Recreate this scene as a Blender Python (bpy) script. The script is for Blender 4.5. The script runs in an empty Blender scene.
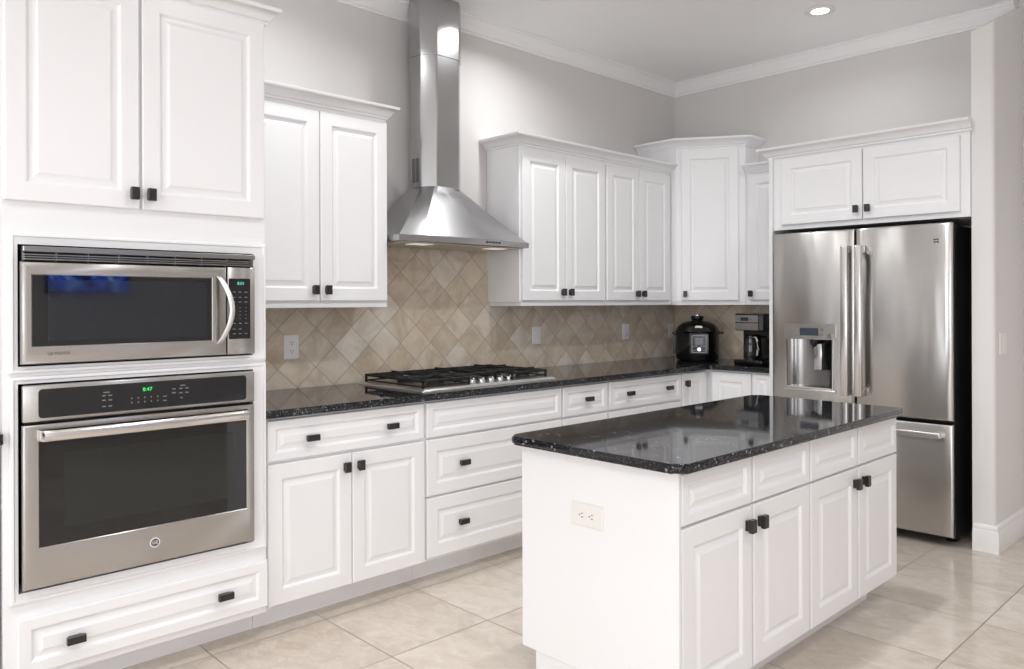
import bpy, bmesh, math, random
from mathutils import Vector, Matrix
random.seed(7)
PI = math.pi
SC = bpy.context.scene
COL = SC.collection

# ------------------------------------------------------------------ camera
cam_data = bpy.data.cameras.new('camera')
cam = bpy.data.objects.new('camera', cam_data)
COL.objects.link(cam)
cam_data.sensor_fit = 'HORIZONTAL'
cam_data.sensor_width = 36.0
cam_data.lens = 779.643 * 36.0 / 1024.0
cam_data.shift_y = -(334.5 - 302.367) / 1024.0
cam_data.clip_start = 0.05
cam.matrix_world = (Matrix.Translation((3.635, -5.286, 1.345)) @ Matrix.Rotation(math.radians(46.303), 4, 'Z')
                    @ Matrix.Rotation(PI / 2, 4, 'X') @ Matrix.Rotation(math.radians(-0.189), 4, 'Z'))
SC.camera = cam

# ------------------------------------------------------------------ world, view
world = bpy.data.worlds.new('world')
SC.world = world
world.use_nodes = True
wb = world.node_tree.nodes['Background']
wb.inputs['Color'].default_value = (0.93, 0.96, 1.0, 1)
wb.inputs['Strength'].default_value = 0.6
SC.view_settings.view_transform = 'Standard'
SC.view_settings.look = 'None'
SC.view_settings.gamma = 1.0
SC.view_settings.use_curve_mapping = False
SC.view_settings.exposure = -0.06
SC.cycles.max_bounces = 10
SC.cycles.diffuse_bounces = 6
SC.cycles.glossy_bounces = 5
SC.cycles.caustics_reflective = False
SC.cycles.caustics_refractive = False
SC.cycles.sample_clamp_indirect = 6.0
SC.cycles.use_denoising = True

# area lamps added in unseen rear and right windows, standing in for daylight
def added_window_light(name, loc, rot, sx, sy, power, color=(.955, .98, 1.03)):
    d = bpy.data.lights.new(name, 'AREA')
    d.shape = 'RECTANGLE'
    d.size, d.size_y = sx, sy
    d.energy = power
    d.color = color
    o = bpy.data.objects.new(name, d)
    COL.objects.link(o)
    o.location = loc
    o.rotation_euler = rot
    return o
WIN_REAR = [(1.0, 2.3), (3.3, 4.9)]      # x ranges
WIN_RIGHT = [(-7.4, -5.6)]                # y ranges
for i, (a, b) in enumerate(WIN_REAR):
    added_window_light('added_daylight_rear', ((a + b) / 2, -8.56, 1.45), (PI / 2, 0, 0), b - a - .1, 2.2, 46)
for i, (a, b) in enumerate(WIN_RIGHT):
    added_window_light('added_daylight_right', (6.56, (a + b) / 2, 1.45), (PI / 2, 0, PI / 2), b - a - .1, 2.2, 56)

# ------------------------------------------------------------------ node helpers
def new_mat(name):
    m = bpy.data.materials.new(name)
    m.use_nodes = True
    nt = m.node_tree
    return m, nt, nt.nodes['Principled BSDF']
def N(nt, t, **kw):
    n = nt.nodes.new(t)
    for k, v in kw.items():
        setattr(n, k, v)
    return n
def L(nt, a, b):
    nt.links.new(a, b)
def mth(nt, op, a, b=None, c=None):
    n = N(nt, 'ShaderNodeMath', operation=op)
    for i, v in enumerate((a, b, c)):
        if v is None: continue
        if isinstance(v, (int, float)): n.inputs[i].default_value = v
        else: L(nt, v, n.inputs[i])
    return n.outputs[0]
def ramp(nt, fac, stops, interp='LINEAR'):
    r = N(nt, 'ShaderNodeValToRGB')
    r.color_ramp.interpolation = interp
    el = r.color_ramp.elements
    while len(el) < len(stops): el.new(0.5)
    for e, (p, c) in zip(el, stops):
        e.position = p
        e.color = (c[0], c[1], c[2], 1) if isinstance(c, (tuple, list)) else (c, c, c, 1)
    L(nt, fac, r.inputs[0])
    return r.outputs[0]
def mixc(nt, fac, a, b, blend='MIX'):
    n = N(nt, 'ShaderNodeMix', data_type='RGBA', blend_type=blend)
    if isinstance(fac, (int, float)): n.inputs[0].default_value = fac
    else: L(nt, fac, n.inputs[0])
    for i, v in ((6, a), (7, b)):
        if isinstance(v, (tuple, list)): n.inputs[i].default_value = (v[0], v[1], v[2], 1)
        else: L(nt, v, n.inputs[i])
    return n.outputs[2]
def noise(nt, vec, scale, detail=3, rough=.5, dist=0.0):
    n = N(nt, 'ShaderNodeTexNoise')
    n.inputs['Scale'].default_value = scale
    n.inputs['Detail'].default_value = detail
    n.inputs['Roughness'].default_value = rough
    n.inputs['Distortion'].default_value = dist
    if vec is not None: L(nt, vec, n.inputs['Vector'])
    return n.outputs[0]
def pos(nt):
    return N(nt, 'ShaderNodeNewGeometry').outputs['Position']
def bump(nt, b, h, strength, dist=0.002):
    n = N(nt, 'ShaderNodeBump')
    n.inputs['Strength'].default_value = strength
    n.inputs['Distance'].default_value = dist
    L(nt, h, n.inputs['Height'])
    L(nt, n.outputs[0], b.inputs['Normal'])

def paint(name, col, rough=.4, var=.015, spec=.5, bs=0.0):
    m, nt, b = new_mat(name)
    p = pos(nt)
    f = noise(nt, p, 3.0, 4)
    c2 = tuple(max(0, c - var) for c in col)
    L(nt, mixc(nt, f, col, c2), b.inputs['Base Color'])
    b.inputs['Roughness'].default_value = rough
    b.inputs['Specular IOR Level'].default_value = spec
    if bs:
        bump(nt, b, noise(nt, p, 320, 2), bs, .0006)
    return m
def metal(name, col, rough, aniso=0.0, brush=None, rot=0.0):
    m, nt, b = new_mat(name)
    b.inputs['Metallic'].default_value = 1
    b.inputs['Base Color'].default_value = (*col, 1)
    b.inputs['Roughness'].default_value = rough
    if aniso:
        b.inputs['Anisotropic'].default_value = aniso
        b.inputs['Anisotropic Rotation'].default_value = rot
        t = N(nt, 'ShaderNodeTangent', direction_type='RADIAL', axis='Z')
        L(nt, t.outputs[0], b.inputs['Tangent'])
    if brush:
        mp = N(nt, 'ShaderNodeMapping')
        mp.inputs['Scale'].default_value = brush
        L(nt, pos(nt), mp.inputs['Vector'])
        f = noise(nt, mp.outputs[0], 1.0, 2)
        L(nt, mixc(nt, f, tuple(c * .995 for c in col), tuple(min(1, c * 1.005) for c in col)), b.inputs['Base Color'])
        L(nt, mth(nt, 'MULTIPLY_ADD', f, .01, rough - .005), b.inputs['Roughness'])
    return m
def plain(name, col, rough=.5, metallic=0.0, emit=None, es=1.0, coat=0.0, var=.0):
    m, nt, b = new_mat(name)
    f = noise(nt, pos(nt), 40, 2)
    L(nt, mixc(nt, f, tuple(c * .93 for c in col), col), b.inputs['Base Color'])
    b.inputs['Roughness'].default_value = rough
    b.inputs['Metallic'].default_value = metallic
    b.inputs['Coat Weight'].default_value = coat
    if emit:
        b.inputs['Emission Color'].default_value = (*emit, 1)
        b.inputs['Emission Strength'].default_value = es
    return m

M = {}
M['cab'] = paint('white_cabinet_paint', (.86, .86, .87), .33, .012)
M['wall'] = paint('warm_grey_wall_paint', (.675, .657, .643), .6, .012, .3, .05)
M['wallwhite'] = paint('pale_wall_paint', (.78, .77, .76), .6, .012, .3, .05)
M['ceil'] = paint('ceiling_paint', (.88, .88, .88), .75, .01, .2, .05)
M['trim'] = paint('white_trim_paint', (.86, .855, .85), .4, .01)
M['steel'] = metal('brushed_stainless', (.51, .495, .48), .27, .8, (2, 2, 420), 0.25)
def wavy_steel():
    m = metal('door_stainless', (.51, .495, .48), .25, .8, (2, 2, 420), 0.25)
    nt = m.node_tree; b = nt.nodes['Principled BSDF']
    mp = N(nt, 'ShaderNodeMapping'); mp.inputs['Scale'].default_value = (5.5, 1, 1.3)
    L(nt, pos(nt), mp.inputs['Vector'])
    bump(nt, b, noise(nt, mp.outputs[0], 1.0, 1, .3, .6), 1.0, .006)
    return m
M['steel_fridge'] = wavy_steel()
M['steel_hood'] = metal('brushed_stainless_hood', (.45, .45, .455), .25, .3, (60, 60, 60))
M['steel_light'] = metal('satin_steel_bar', (.70, .68, .66), .22)
M['steel_dark'] = metal('dark_steel_louvre', (.36, .35, .34), .3)
M['chrome'] = metal('polished_chrome', (.82, .82, .82), .10)
M['bronze'] = plain('dark_bronze_hardware', (.065, .06, .06), .28, .8)
M['blackglass'] = plain('black_appliance_glass', (.006, .006, .007), .03, 0, coat=.4)
M['ovenglass'] = plain('tinted_oven_window', (.020, .022, .020), .05)
M['microglass'] = plain('tinted_microwave_window', (.018, .020, .026), .05)
M['black'] = plain('black_plastic', (.005, .005, .005), .14)
M['blackmat'] = plain('black_enamel_case', (.006, .006, .006), .45)
M['iron'] = plain('cast_iron', (.008, .008, .008), .6)
M['grey'] = plain('grey_button', (.35, .35, .36), .5)
M['keys'] = plain('pale_key_print', (.20, .20, .21), .5)
M['plate'] = paint('ivory_plate', (.88, .87, .85), .3)
M['plate_cream'] = paint('cream_plate', (.82, .805, .77), .35)
M['slot'] = plain('dark_slot', (.03, .03, .03), .5)
M['green'] = plain('green_display', (.0, .1, .02), .4, emit=(.05, 1.0, .18), es=1.2)
M['teal'] = plain('teal_display', (.0, .1, .08), .4, emit=(.15, .9, .6), es=1.0)
M['bluelcd'] = plain('blue_grey_display', (.04, .05, .07), .25, emit=(.10, .14, .22), es=.03)
M['lampglow'] = plain('lamp_lens', (.9, .9, .9), .5, emit=(1, .98, .95), es=9)
M['hoodlens'] = plain('hood_lamp_lens', (.8, .8, .75), .4, emit=(1, .93, .8), es=.45)
M['cream'] = plain('cream_underside', (.62, .56, .47), .45)
M['glass'], _nt, _b = new_mat('clear_glass')
_b.inputs['Transmission Weight'].default_value = 1.0
_b.inputs['Roughness'].default_value = .0
_b.inputs['Base Color'].default_value = (.95, .97, .97, 1)
_b.inputs['IOR'].default_value = 1.45
M['coffeeglass'] = plain('dark_carafe_glass', (.02, .018, .016), .04, coat=.6)

def granite():
    m, nt, b = new_mat('black_granite')
    p = pos(nt)
    v = N(nt, 'ShaderNodeTexVoronoi')
    v.inputs['Scale'].default_value = 80
    L(nt, p, v.inputs['Vector'])
    sep = N(nt, 'ShaderNodeSeparateColor'); L(nt, v.outputs['Color'], sep.inputs[0])
    pick = mth(nt, 'GREATER_THAN', sep.outputs[0], .90)
    core = mth(nt, 'LESS_THAN', v.outputs['Distance'], .36)
    fl = mth(nt, 'MULTIPLY', pick, core)
    v2 = N(nt, 'ShaderNodeTexVoronoi')
    v2.inputs['Scale'].default_value = 260
    L(nt, p, v2.inputs['Vector'])
    s2 = N(nt, 'ShaderNodeSeparateColor'); L(nt, v2.outputs['Color'], s2.inputs[0])
    f2 = mth(nt, 'MULTIPLY', mth(nt, 'GREATER_THAN', s2.outputs[0], .80), mth(nt, 'LESS_THAN', v2.outputs['Distance'], .4))
    base = ramp(nt, noise(nt, p, 45, 5, .7), [(.35, (.004, .004, .005)), (.65, (.014, .014, .016)), (.8, (.035, .036, .04))])
    c = mixc(nt, mth(nt, 'MULTIPLY', f2, .8), base, (.18, .19, .21))
    c = mixc(nt, mth(nt, 'MULTIPLY', fl, .9), c, (.24, .255, .28))
    L(nt, c, b.inputs['Base Color'])
    b.inputs['Roughness'].default_value = .05
    b.inputs['Specular IOR Level'].default_value = .46
    return m
M['granite'] = granite()

def stone(nt, p, cells, tones, vein=.5, scale=5.0):
    """colour of a travertine tile: one tone per tile plus clouding and pits"""
    wn = N(nt, 'ShaderNodeTexWhiteNoise', noise_dimensions='3D')
    L(nt, cells, wn.inputs['Vector'])
    off = N(nt, 'ShaderNodeVectorMath', operation='MULTIPLY_ADD')
    L(nt, wn.outputs['Color'], off.inputs[0])
    off.inputs[1].default_value = (9, 9, 9)
    L(nt, p, off.inputs[2])
    base = ramp(nt, wn.outputs['Value'], tones)
    cl = noise(nt, off.outputs[0], scale, 6, .62, .8)
    c = mixc(nt, mth(nt, 'MULTIPLY', mth(nt, 'SUBTRACT', 1.0, ramp(nt, cl, [(.36, 0), (.62, 1)])), vein), base, (.58, .50, .42), 'MULTIPLY')
    hi = noise(nt, off.outputs[0], scale * 3.1, 7, .7, .4)
    c = mixc(nt, mth(nt, 'MULTIPLY', ramp(nt, hi, [(.5, 0), (.72, 1)]), .35), c, (.78, .74, .69))
    return c

def backsplash_mat():
    m, nt, b = new_mat('travertine_diamond_tile')
    p = pos(nt)
    s = N(nt, 'ShaderNodeSeparateXYZ'); L(nt, p, s.inputs[0])
    a = mth(nt, 'DIVIDE', mth(nt, 'ADD', mth(nt, 'ADD', s.outputs[0], s.outputs[1]), 2.378 - .011), .213)
    z = mth(nt, 'DIVIDE', mth(nt, 'SUBTRACT', s.outputs[2], 1.216), .203)
    u = mth(nt, 'ADD', a, z)
    v = mth(nt, 'SUBTRACT', a, z)
    fu, fv = mth(nt, 'FRACT', u), mth(nt, 'FRACT', v)
    du = mth(nt, 'MINIMUM', fu, mth(nt, 'SUBTRACT', 1.0, fu))
    dv = mth(nt, 'MINIMUM', fv, mth(nt, 'SUBTRACT', 1.0, fv))
    d = mth(nt, 'MINIMUM', du, dv)
    cv = N(nt, 'ShaderNodeCombineXYZ')
    L(nt, mth(nt, 'FLOOR', u), cv.inputs[0]); L(nt, mth(nt, 'FLOOR', v), cv.inputs[1])
    c = stone(nt, p, cv.outputs[0], [(0, (.71, .60, .465)), (.3, (.735, .635, .505)), (.6, (.745, .655, .535)), (.85, (.79, .715, .61)), (1, (.82, .76, .67))], .55, 6)
    g = ramp(nt, d, [(.0, 1), (.010, 1), (.020, 0)])
    c = mixc(nt, mth(nt, 'MULTIPLY', g, .55), c, (.30, .25, .20))
    L(nt, c, b.inputs['Base Color'])
    b.inputs['Roughness'].default_value = .45
    bump(nt, b, ramp(nt, d, [(.0, 0), (.03, 1)]), .5, .002)
    return m
M['tile'] = backsplash_mat()

def floor_mat():
    m, nt, b = new_mat('travertine_floor_tile')
    p = pos(nt)
    s = N(nt, 'ShaderNodeSeparateXYZ'); L(nt, p, s.inputs[0])
    u = mth(nt, 'DIVIDE', mth(nt, 'SUBTRACT', s.outputs[0], 1.175), .4885)
    v = mth(nt, 'DIVIDE', mth(nt, 'ADD', s.outputs[1], 3.572), .4875)
    fu, fv = mth(nt, 'FRACT', u), mth(nt, 'FRACT', v)
    du = mth(nt, 'MINIMUM', fu, mth(nt, 'SUBTRACT', 1.0, fu))
    dv = mth(nt, 'MINIMUM', fv, mth(nt, 'SUBTRACT', 1.0, fv))
    d = mth(nt, 'MINIMUM', du, dv)
    cv = N(nt, 'ShaderNodeCombineXYZ')
    L(nt, mth(nt, 'FLOOR', u), cv.inputs[0]); L(nt, mth(nt, 'FLOOR', v), cv.inputs[1])
    mp = N(nt, 'ShaderNodeMapping'); mp.inputs['Scale'].default_value = (1, 1.25, 1)
    L(nt, p, mp.inputs['Vector'])
    c = stone(nt, mp.outputs[0], cv.outputs[0], [(0, (.58, .505, .43)), (.5, (.63, .56, .485)), (1, (.69, .625, .55))], .30, 7.5)
    g = ramp(nt, d, [(.0, 1), (.004, 1), (.008, 0)])
    c = mixc(nt, mth(nt, 'MULTIPLY', g, .9), c, (.27, .235, .20))
    L(nt, c, b.inputs['Base Color'])
    L(nt, mth(nt, 'MULTIPLY_ADD', g, .4, .16), b.inputs['Roughness'])
    bump(nt, b, ramp(nt, d, [(.0, 0), (.008, 1)]), .35, .001)
    return m
M['floor'] = floor_mat()

# ------------------------------------------------------------------ mesh helpers
def X3(o, u, n):
    """frame: local (a, b, c) -> o + a*u + b*Z + c*n"""
    u, n, o = Vector(u), Vector(n), Vector(o)
    return lambda a, b, c: o + u * a + Vector((0, 0, b)) + n * c
WORLD = lambda a, b, c: Vector((a, b, c))
def facex(x, y=0.0, z=0.0):        # looks towards +X; a runs along +Y
    return X3((x, y, z), (0, 1, 0), (1, 0, 0))
def facey(y, x=0.0, z=0.0):        # looks towards -Y; a runs along +X
    return X3((x, y, z), (1, 0, 0), (0, -1, 0))

def quad_ring(bm, r0, r1, close=True):
    n = len(r0)
    for i in range(n if close else n - 1):
        j = (i + 1) % n
        try: bm.faces.new((r0[i], r0[j], r1[j], r1[i]))
        except ValueError: pass

def box(bm, F, a0, a1, b0, b1, c0, c1, bev=0.0, seg=1):
    vs = [bm.verts.new(F(a, b, c)) for a in (a0, a1) for b in (b0, b1) for c in (c0, c1)]
    idx = [(0, 1, 3, 2), (4, 6, 7, 5), (0, 4, 5, 1), (2, 3, 7, 6), (0, 2, 6, 4), (1, 5, 7, 3)]
    fs = [bm.faces.new([vs[i] for i in f]) for f in idx]
    if bev > 0:
        es = list({e for f in fs for e in f.edges})
        bmesh.ops.bevel(bm, geom=es, offset=bev, segments=seg, affect='EDGES', profile=.5, clamp_overlap=True)
    return vs

def door(bm, F, a0, a1, b0, b1, t=.02, kind='raised', k=1.0):
    """raised panel door; its face is at c = 0 and its back at c = -t"""
    w, h = a1 - a0, b1 - b0
    m = min(w, h)
    fr = min(.066, m * .23) * k
    rings = [(0, -t), (0, -.004), (.0012, -.0015), (.004, 0)]
    if kind == 'raised':
        st = min(.020, m * .13)
        rings += [(fr - .006, 0), (fr - .002, -.002), (fr + .002, -.0075), (fr + .005, -.0095), (fr + .008, -.0095), (fr + .008 + st, -.002), (fr + .010 + st, -.0005), (fr + .014 + st, -.0005)]
    prev = None
    for i, (ins, c) in enumerate(rings):
        r = [bm.verts.new(F(a, b, c)) for a, b in ((a0 + ins, b0 + ins), (a1 - ins, b0 + ins), (a1 - ins, b1 - ins), (a0 + ins, b1 - ins))]
        if prev: quad_ring(bm, prev, r)
        else: bm.faces.new(r)
        prev = r
    bm.faces.new(prev)

def knob(bm, F, a, b, w=.028, h=.044, d=.030):
    box(bm, F, a - w * .36, a + w * .36, b - h * .38, b + h * .38, -.001, d * .6)
    box(bm, F, a - w / 2, a + w / 2, b - h / 2, b + h / 2, d * .45, d, .0014, 1)

def sweep(bm, path, prof, z=0.0, closed=False, cap=True):
    """prof = [(out, up)] swept along a 2-D path; 'out' is to the right of the walking direction"""
    P = [Vector(p) for p in path]
    n = len(P)
    rings = []
    for i in range(n):
        d0 = (P[i] - P[i - 1]).normalized() if (i > 0 or closed) else None
        d1 = (P[(i + 1) % n] - P[i]).normalized() if (i < n - 1 or closed) else None
        if d0 is None: d0 = d1
        if d1 is None: d1 = d0
        n0, n1 = Vector((d0.y, -d0.x)), Vector((d1.y, -d1.x))
        mt = (n0 + n1)
        mt = mt / max(1e-6, mt.dot(n0))
        rings.append([bm.verts.new((P[i].x + mt.x * o, P[i].y + mt.y * o, z + u)) for o, u in prof])
    for i in range(n - 1 + (1 if closed else 0)):
        quad_ring(bm, rings[i], rings[(i + 1) % n])
    if cap and not closed:
        bm.faces.new(rings[0]); bm.faces.new(rings[-1])

def tube(bm, pts, r, seg=12, rad=None, cap=True):
    P = [Vector(p) for p in pts]
    up = Vector((0, 0, 1))
    rings = []
    for i, p in enumerate(P):
        t = (P[min(i + 1, len(P) - 1)] - P[max(i - 1, 0)]).normalized()
        s = t.cross(up)
        if s.length < 1e-3: s = t.cross(Vector((1, 0, 0)))
        s.normalize()
        q = s.cross(t).normalized()
        rr = rad[i] if rad else r
        rings.append([bm.verts.new(p + (s * math.cos(2 * PI * k / seg) + q * math.sin(2 * PI * k / seg)) * rr) for k in range(seg)])
    for i in range(len(P) - 1): quad_ring(bm, rings[i], rings[i + 1])
    if cap: bm.faces.new(rings[0]); bm.faces.new(rings[-1])

def lathe(bm, F, prof, seg=24, cx=0.0, cy=0.0, sx=1.0, sy=1.0):
    """prof = [(radius, height)]; F(a, b, c) with (a, c) the disc plane and b the axis"""
    rings = []
    for r, h in prof:
        if r < 1e-6: rings.append([bm.verts.new(F(cx, h, cy))])
        else: rings.append([bm.verts.new(F(cx + sx * r * math.cos(2 * PI * k / seg), h, cy + sy * r * math.sin(2 * PI * k / seg))) for k in range(seg)])
    for r0, r1 in zip(rings, rings[1:]):
        if len(r0) == 1 and len(r1) == 1: continue
        if len(r0) == 1:
            for k in range(seg): bm.faces.new((r0[0], r1[k], r1[(k + 1) % seg]))
        elif len(r1) == 1:
            for k in range(seg): bm.faces.new((r1[0], r0[k], r0[(k + 1) % seg]))
        else: quad_ring(bm, r0, r1)
    if len(rings[0]) > 1: bm.faces.new(rings[0])
    if len(rings[-1]) > 1: bm.faces.new(rings[-1])

def prism(bm, pts, z0, z1, bev=0.0, seg=3):
    """vertical prism over a 2-D outline with rounded top and bottom edges"""
    lo = [bm.verts.new((x, y, z0)) for x, y in pts]
    hi = [bm.verts.new((x, y, z1)) for x, y in pts]
    quad_ring(bm, lo, hi)
    f0 = bm.faces.new(lo); f1 = bm.faces.new(hi)
    if bev:
        es = list(f0.edges) + list(f1.edges)
        bmesh.ops.bevel(bm, geom=es, offset=bev, segments=seg, affect='EDGES', profile=.5, clamp_overlap=True)

def round_poly(pts, rs, seg=6):
    out = []
    n = len(pts)
    for i in range(n):
        p, a, b = Vector(pts[i]), Vector(pts[i - 1]), Vector(pts[(i + 1) % n])
        r = rs[i] if isinstance(rs, (list, tuple)) else rs
        if r <= 0: out.append(tuple(p)); continue
        u, v = (a - p).normalized(), (b - p).normalized()
        ang = u.angle(v)
        t = r / math.tan(ang / 2)
        c = p + (u + v).normalized() * (r / math.sin(ang / 2))
        s, e = p + u * t - c, p + v * t - c
        a0 = math.atan2(s.y, s.x); a1 = math.atan2(e.y, e.x)
        d = (a1 - a0 + PI) % (2 * PI) - PI
        for k in range(seg + 1):
            q = a0 + d * k / seg
            out.append((c.x + r * math.cos(q), c.y + r * math.sin(q)))
    return out

def build(name, bm, mat, parent=None, smooth=None, flat_over=None):
    bmesh.ops.recalc_face_normals(bm, faces=bm.faces)
    me = bpy.data.meshes.new(name)
    if parent is not None:
        root = parent
        off = Vector(root.get('_o', (0, 0, 0)))
        bmesh.ops.translate(bm, verts=bm.verts, vec=-off)
    bm.to_mesh(me); bm.free()
    for m in (mat if isinstance(mat, (list, tuple)) else [mat]):
        me.materials.append(m)
    if smooth:
        for p in me.polygons: p.use_smooth = True
        try: me.set_sharp_from_angle(angle=math.radians(smooth))
        except Exception: pass
        if flat_over:
            for p in me.polygons:
                if p.area > flat_over: p.use_smooth = False
    o = bpy.data.objects.new(name, me)
    COL.objects.link(o)
    if parent is not None:
        o.parent = parent
        o['_o'] = list(parent.get('_o', (0, 0, 0)))
    return o

def thing(name, label, cat, loc, group=None):
    o = bpy.data.objects.new(name, None)
    o.empty_display_size = .1
    COL.objects.link(o)
    o.location = loc
    o['_o'] = list(loc)
    o['label'] = label; o['category'] = cat
    if group: o['group'] = group
    return o
def tagged(o, label, cat, group=None):
    o['label'] = label; o['category'] = cat
    if group: o['group'] = group
    return o
def struct(name, bm, mat, smooth=None):
    o = build(name, bm, mat, None, smooth)
    o['kind'] = 'structure'
    return o
def B(): return bmesh.new()

def text_part(name, s, F, a, b, c, size, mat, parent, align='CENTER', depth=.0004):
    cu = bpy.data.curves.new(name, 'FONT')
    cu.body = s; cu.size = size; cu.align_x = align; cu.align_y = 'CENTER'; cu.extrude = depth; cu.resolution_u = 3
    tmp = bpy.data.objects.new('tmp', cu)
    COL.objects.link(tmp)
    bpy.context.view_layer.update()
    me = bpy.data.meshes.new_from_object(tmp.evaluated_get(bpy.context.evaluated_depsgraph_get()))
    bpy.data.objects.remove(tmp)
    off = Vector(parent.get('_o', (0, 0, 0)))
    for v in me.vertices:
        v.co = F(a + v.co.x, b + v.co.y, c + v.co.z) - off
    me.name = name
    me.materials.clear(); me.materials.append(mat)
    o = bpy.data.objects.new(name, me)
    COL.objects.link(o)
    o.parent = parent
    o['_o'] = list(off)
    return o

# ------------------------------------------------------------------ room shell
CEIL = 3.08
XR, YR = 6.6, -8.6
bm = B(); box(bm, WORLD, -.25, XR + .15, YR - .15, .15, -.12, 0); struct('floor', bm, M['floor'])
bm = B(); box(bm, WORLD, -.25, XR + .15, YR - .15, .15, CEIL, CEIL + .12); struct('ceiling', bm, M['ceil'])
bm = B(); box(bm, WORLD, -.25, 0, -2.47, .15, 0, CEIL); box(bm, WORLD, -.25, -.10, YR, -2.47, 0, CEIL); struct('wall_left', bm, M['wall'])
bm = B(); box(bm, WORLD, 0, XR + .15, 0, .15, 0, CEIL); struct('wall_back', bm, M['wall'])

def wall_with_windows(name, horizontal, coord, lo, hi, wins, z0, z1):
    bm = B()
    def bx(a0, a1, b0, b1):
        if horizontal: box(bm, WORLD, a0, a1, coord - .1, coord, b0, b1)
        else: box(bm, WORLD, coord, coord + .1, a0, a1, b0, b1)
    cur = lo
    for a, b in wins:
        bx(cur, a, 0, CEIL); bx(a, b, 0, z0); bx(a, b, z1, CEIL); cur = b
    bx(cur, hi, 0, CEIL)
    struct(name, bm, M['wallwhite'])
wall_with_windows('wall_rear', True, YR, 0, XR, WIN_REAR, .30, 2.6)
wall_with_windows('wall_right', False, XR, YR, 0, WIN_RIGHT, .30, 2.6)
wi = 1
for (a, b) in WIN_REAR:  # frames of unseen rear windows, added to let light in
    bm = B()
    for k in range(3):
        q = a + (b - a - .05) * k / 2
        box(bm, WORLD, q, q + .05, YR - .02, YR + .03, .30, 2.6)
    for zz in (.30, 2.55): box(bm, WORLD, a, b, YR - .02, YR + .03, zz, zz + .05)
    struct('window_%d' % wi, bm, M['trim']); wi += 1
for (a, b) in WIN_RIGHT:  # frame of the unseen right window, likewise added for light
    bm = B()
    for k in range(3):
        q = a + (b - a - .05) * k / 2
        box(bm, WORLD, XR - .03, XR + .02, q, q + .05, .30, 2.6)
    for zz in (.30, 2.55): box(bm, WORLD, XR - .03, XR + .02, a, b, zz, zz + .05)
    struct('window_%d' % wi, bm, M['trim']); wi += 1

# stub wall beside the refrigerator, its upper end cut on a slope under the cornice
SX0, SX1, SY = 2.300, 2.410, -.56
bm = B()
R = .022
out = [(SX0, SY), (SX1 - R, SY)] + [(SX1 - R + R * math.sin(t * PI / 12), SY + R - R * math.cos(t * PI / 12)) for t in range(1, 7)] + [(SX1, -.02), (SX1, -.001), (SX0, -.001)]
def topz(x, y):
    return 2.806 + (x - SX0) / (SX1 - SX0) * .030 + (y - SY) * .40
lo = [bm.verts.new((x, y, 0)) for x, y in out]
hi = [bm.verts.new((x, y, min(3.062, topz(x, y)))) for x, y in out]
quad_ring(bm, lo, hi); bm.faces.new(lo); bmesh.ops.triangulate(bm, faces=[bm.faces.new(hi)])
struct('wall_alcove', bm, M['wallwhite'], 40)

crown_prof = [(0, -.092), (.010, -.092), (.012, -.080), (.022, -.076), (.030, -.060), (.052, -.040), (.066, -.024), (.070, -.018), (.078, -.016), (.080, -.006), (.092, -.004), (.092, 0), (0, 0)]
bm = B()
sweep(bm, [(-.0995, -8.59), (-.0995, -2.4705), (0.0005, -2.4705), (0.0005, -.0005), (2.385, -.0005)], crown_prof, CEIL - .0005)
struct('trim_1', bm, M['trim'], 35)
base_prof = [(0, 0), (.020, 0), (.020, .095), (.017, .103), (.017, .112), (.013, .118), (.015, .126), (.011, .138), (.004, .145), (0, .146)]
bm = B()
sweep(bm, [(SX0 + .004, SY + .05), (SX0 + .004, SY), (SX1, SY), (SX1, -.001)][1:], base_prof, 0)
struct('baseboard_right', bm, M['trim'], 35)

# travertine on both walls, countertop to wall cabinets, and up behind the hood
bm = B()
TF = .010
box(bm, WORLD, .0005, TF, -2.47, -.0005, .9125, 1.34); box(bm, WORLD, -.0995, TF, -3.8385, -2.4702, .9125, 1.34); box(bm, WORLD, -.0995, .0004, -2.980, -2.4702, 1.34, 1.74)
box(bm, WORLD, .0005, TF, -2.980, -2.033, 1.34, 1.74)
box(bm, WORLD, TF, 1.138, -TF, -.0005, .9125, 1.34)
struct('trim_2', bm, M['tile'])

# ------------------------------------------------------------------ cabinets
cab_crown = [(0, 0), (.010, 0), (.012, .010), (.022, .014), (.030, .030), (.050, .044), (.056, .046), (.062, .048), (.066, .056), (.066, .062), (0, .062)]
def crown_part(parent, path, z, prof=cab_crown, s=1.0):
    bm = B()
    sweep(bm, path, [(o * s, u) for o, u in prof], z)
    return build('crown_moulding', bm, M['cab'], parent, 35)

def doors(parent, F, lst, t=.02):
    """lst of (kind, a0, a1, b0, b1, [(a, b, 'v'|'h')])"""
    for kind, a0, a1, b0, b1, kn in lst:
        bm = B(); door(bm, F, a0, a1, b0, b1, t)
        d = build(kind, bm, M['cab'], parent, 25)
        for (a, b, o) in kn:
            bm = B()
            if o == 'v': knob(bm, F, a, b)
            else: knob(bm, F, a, b, .058, .026, .028)
            build('knob' if o == 'v' else 'pull', bm, M['bronze'], d, 35)

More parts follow.
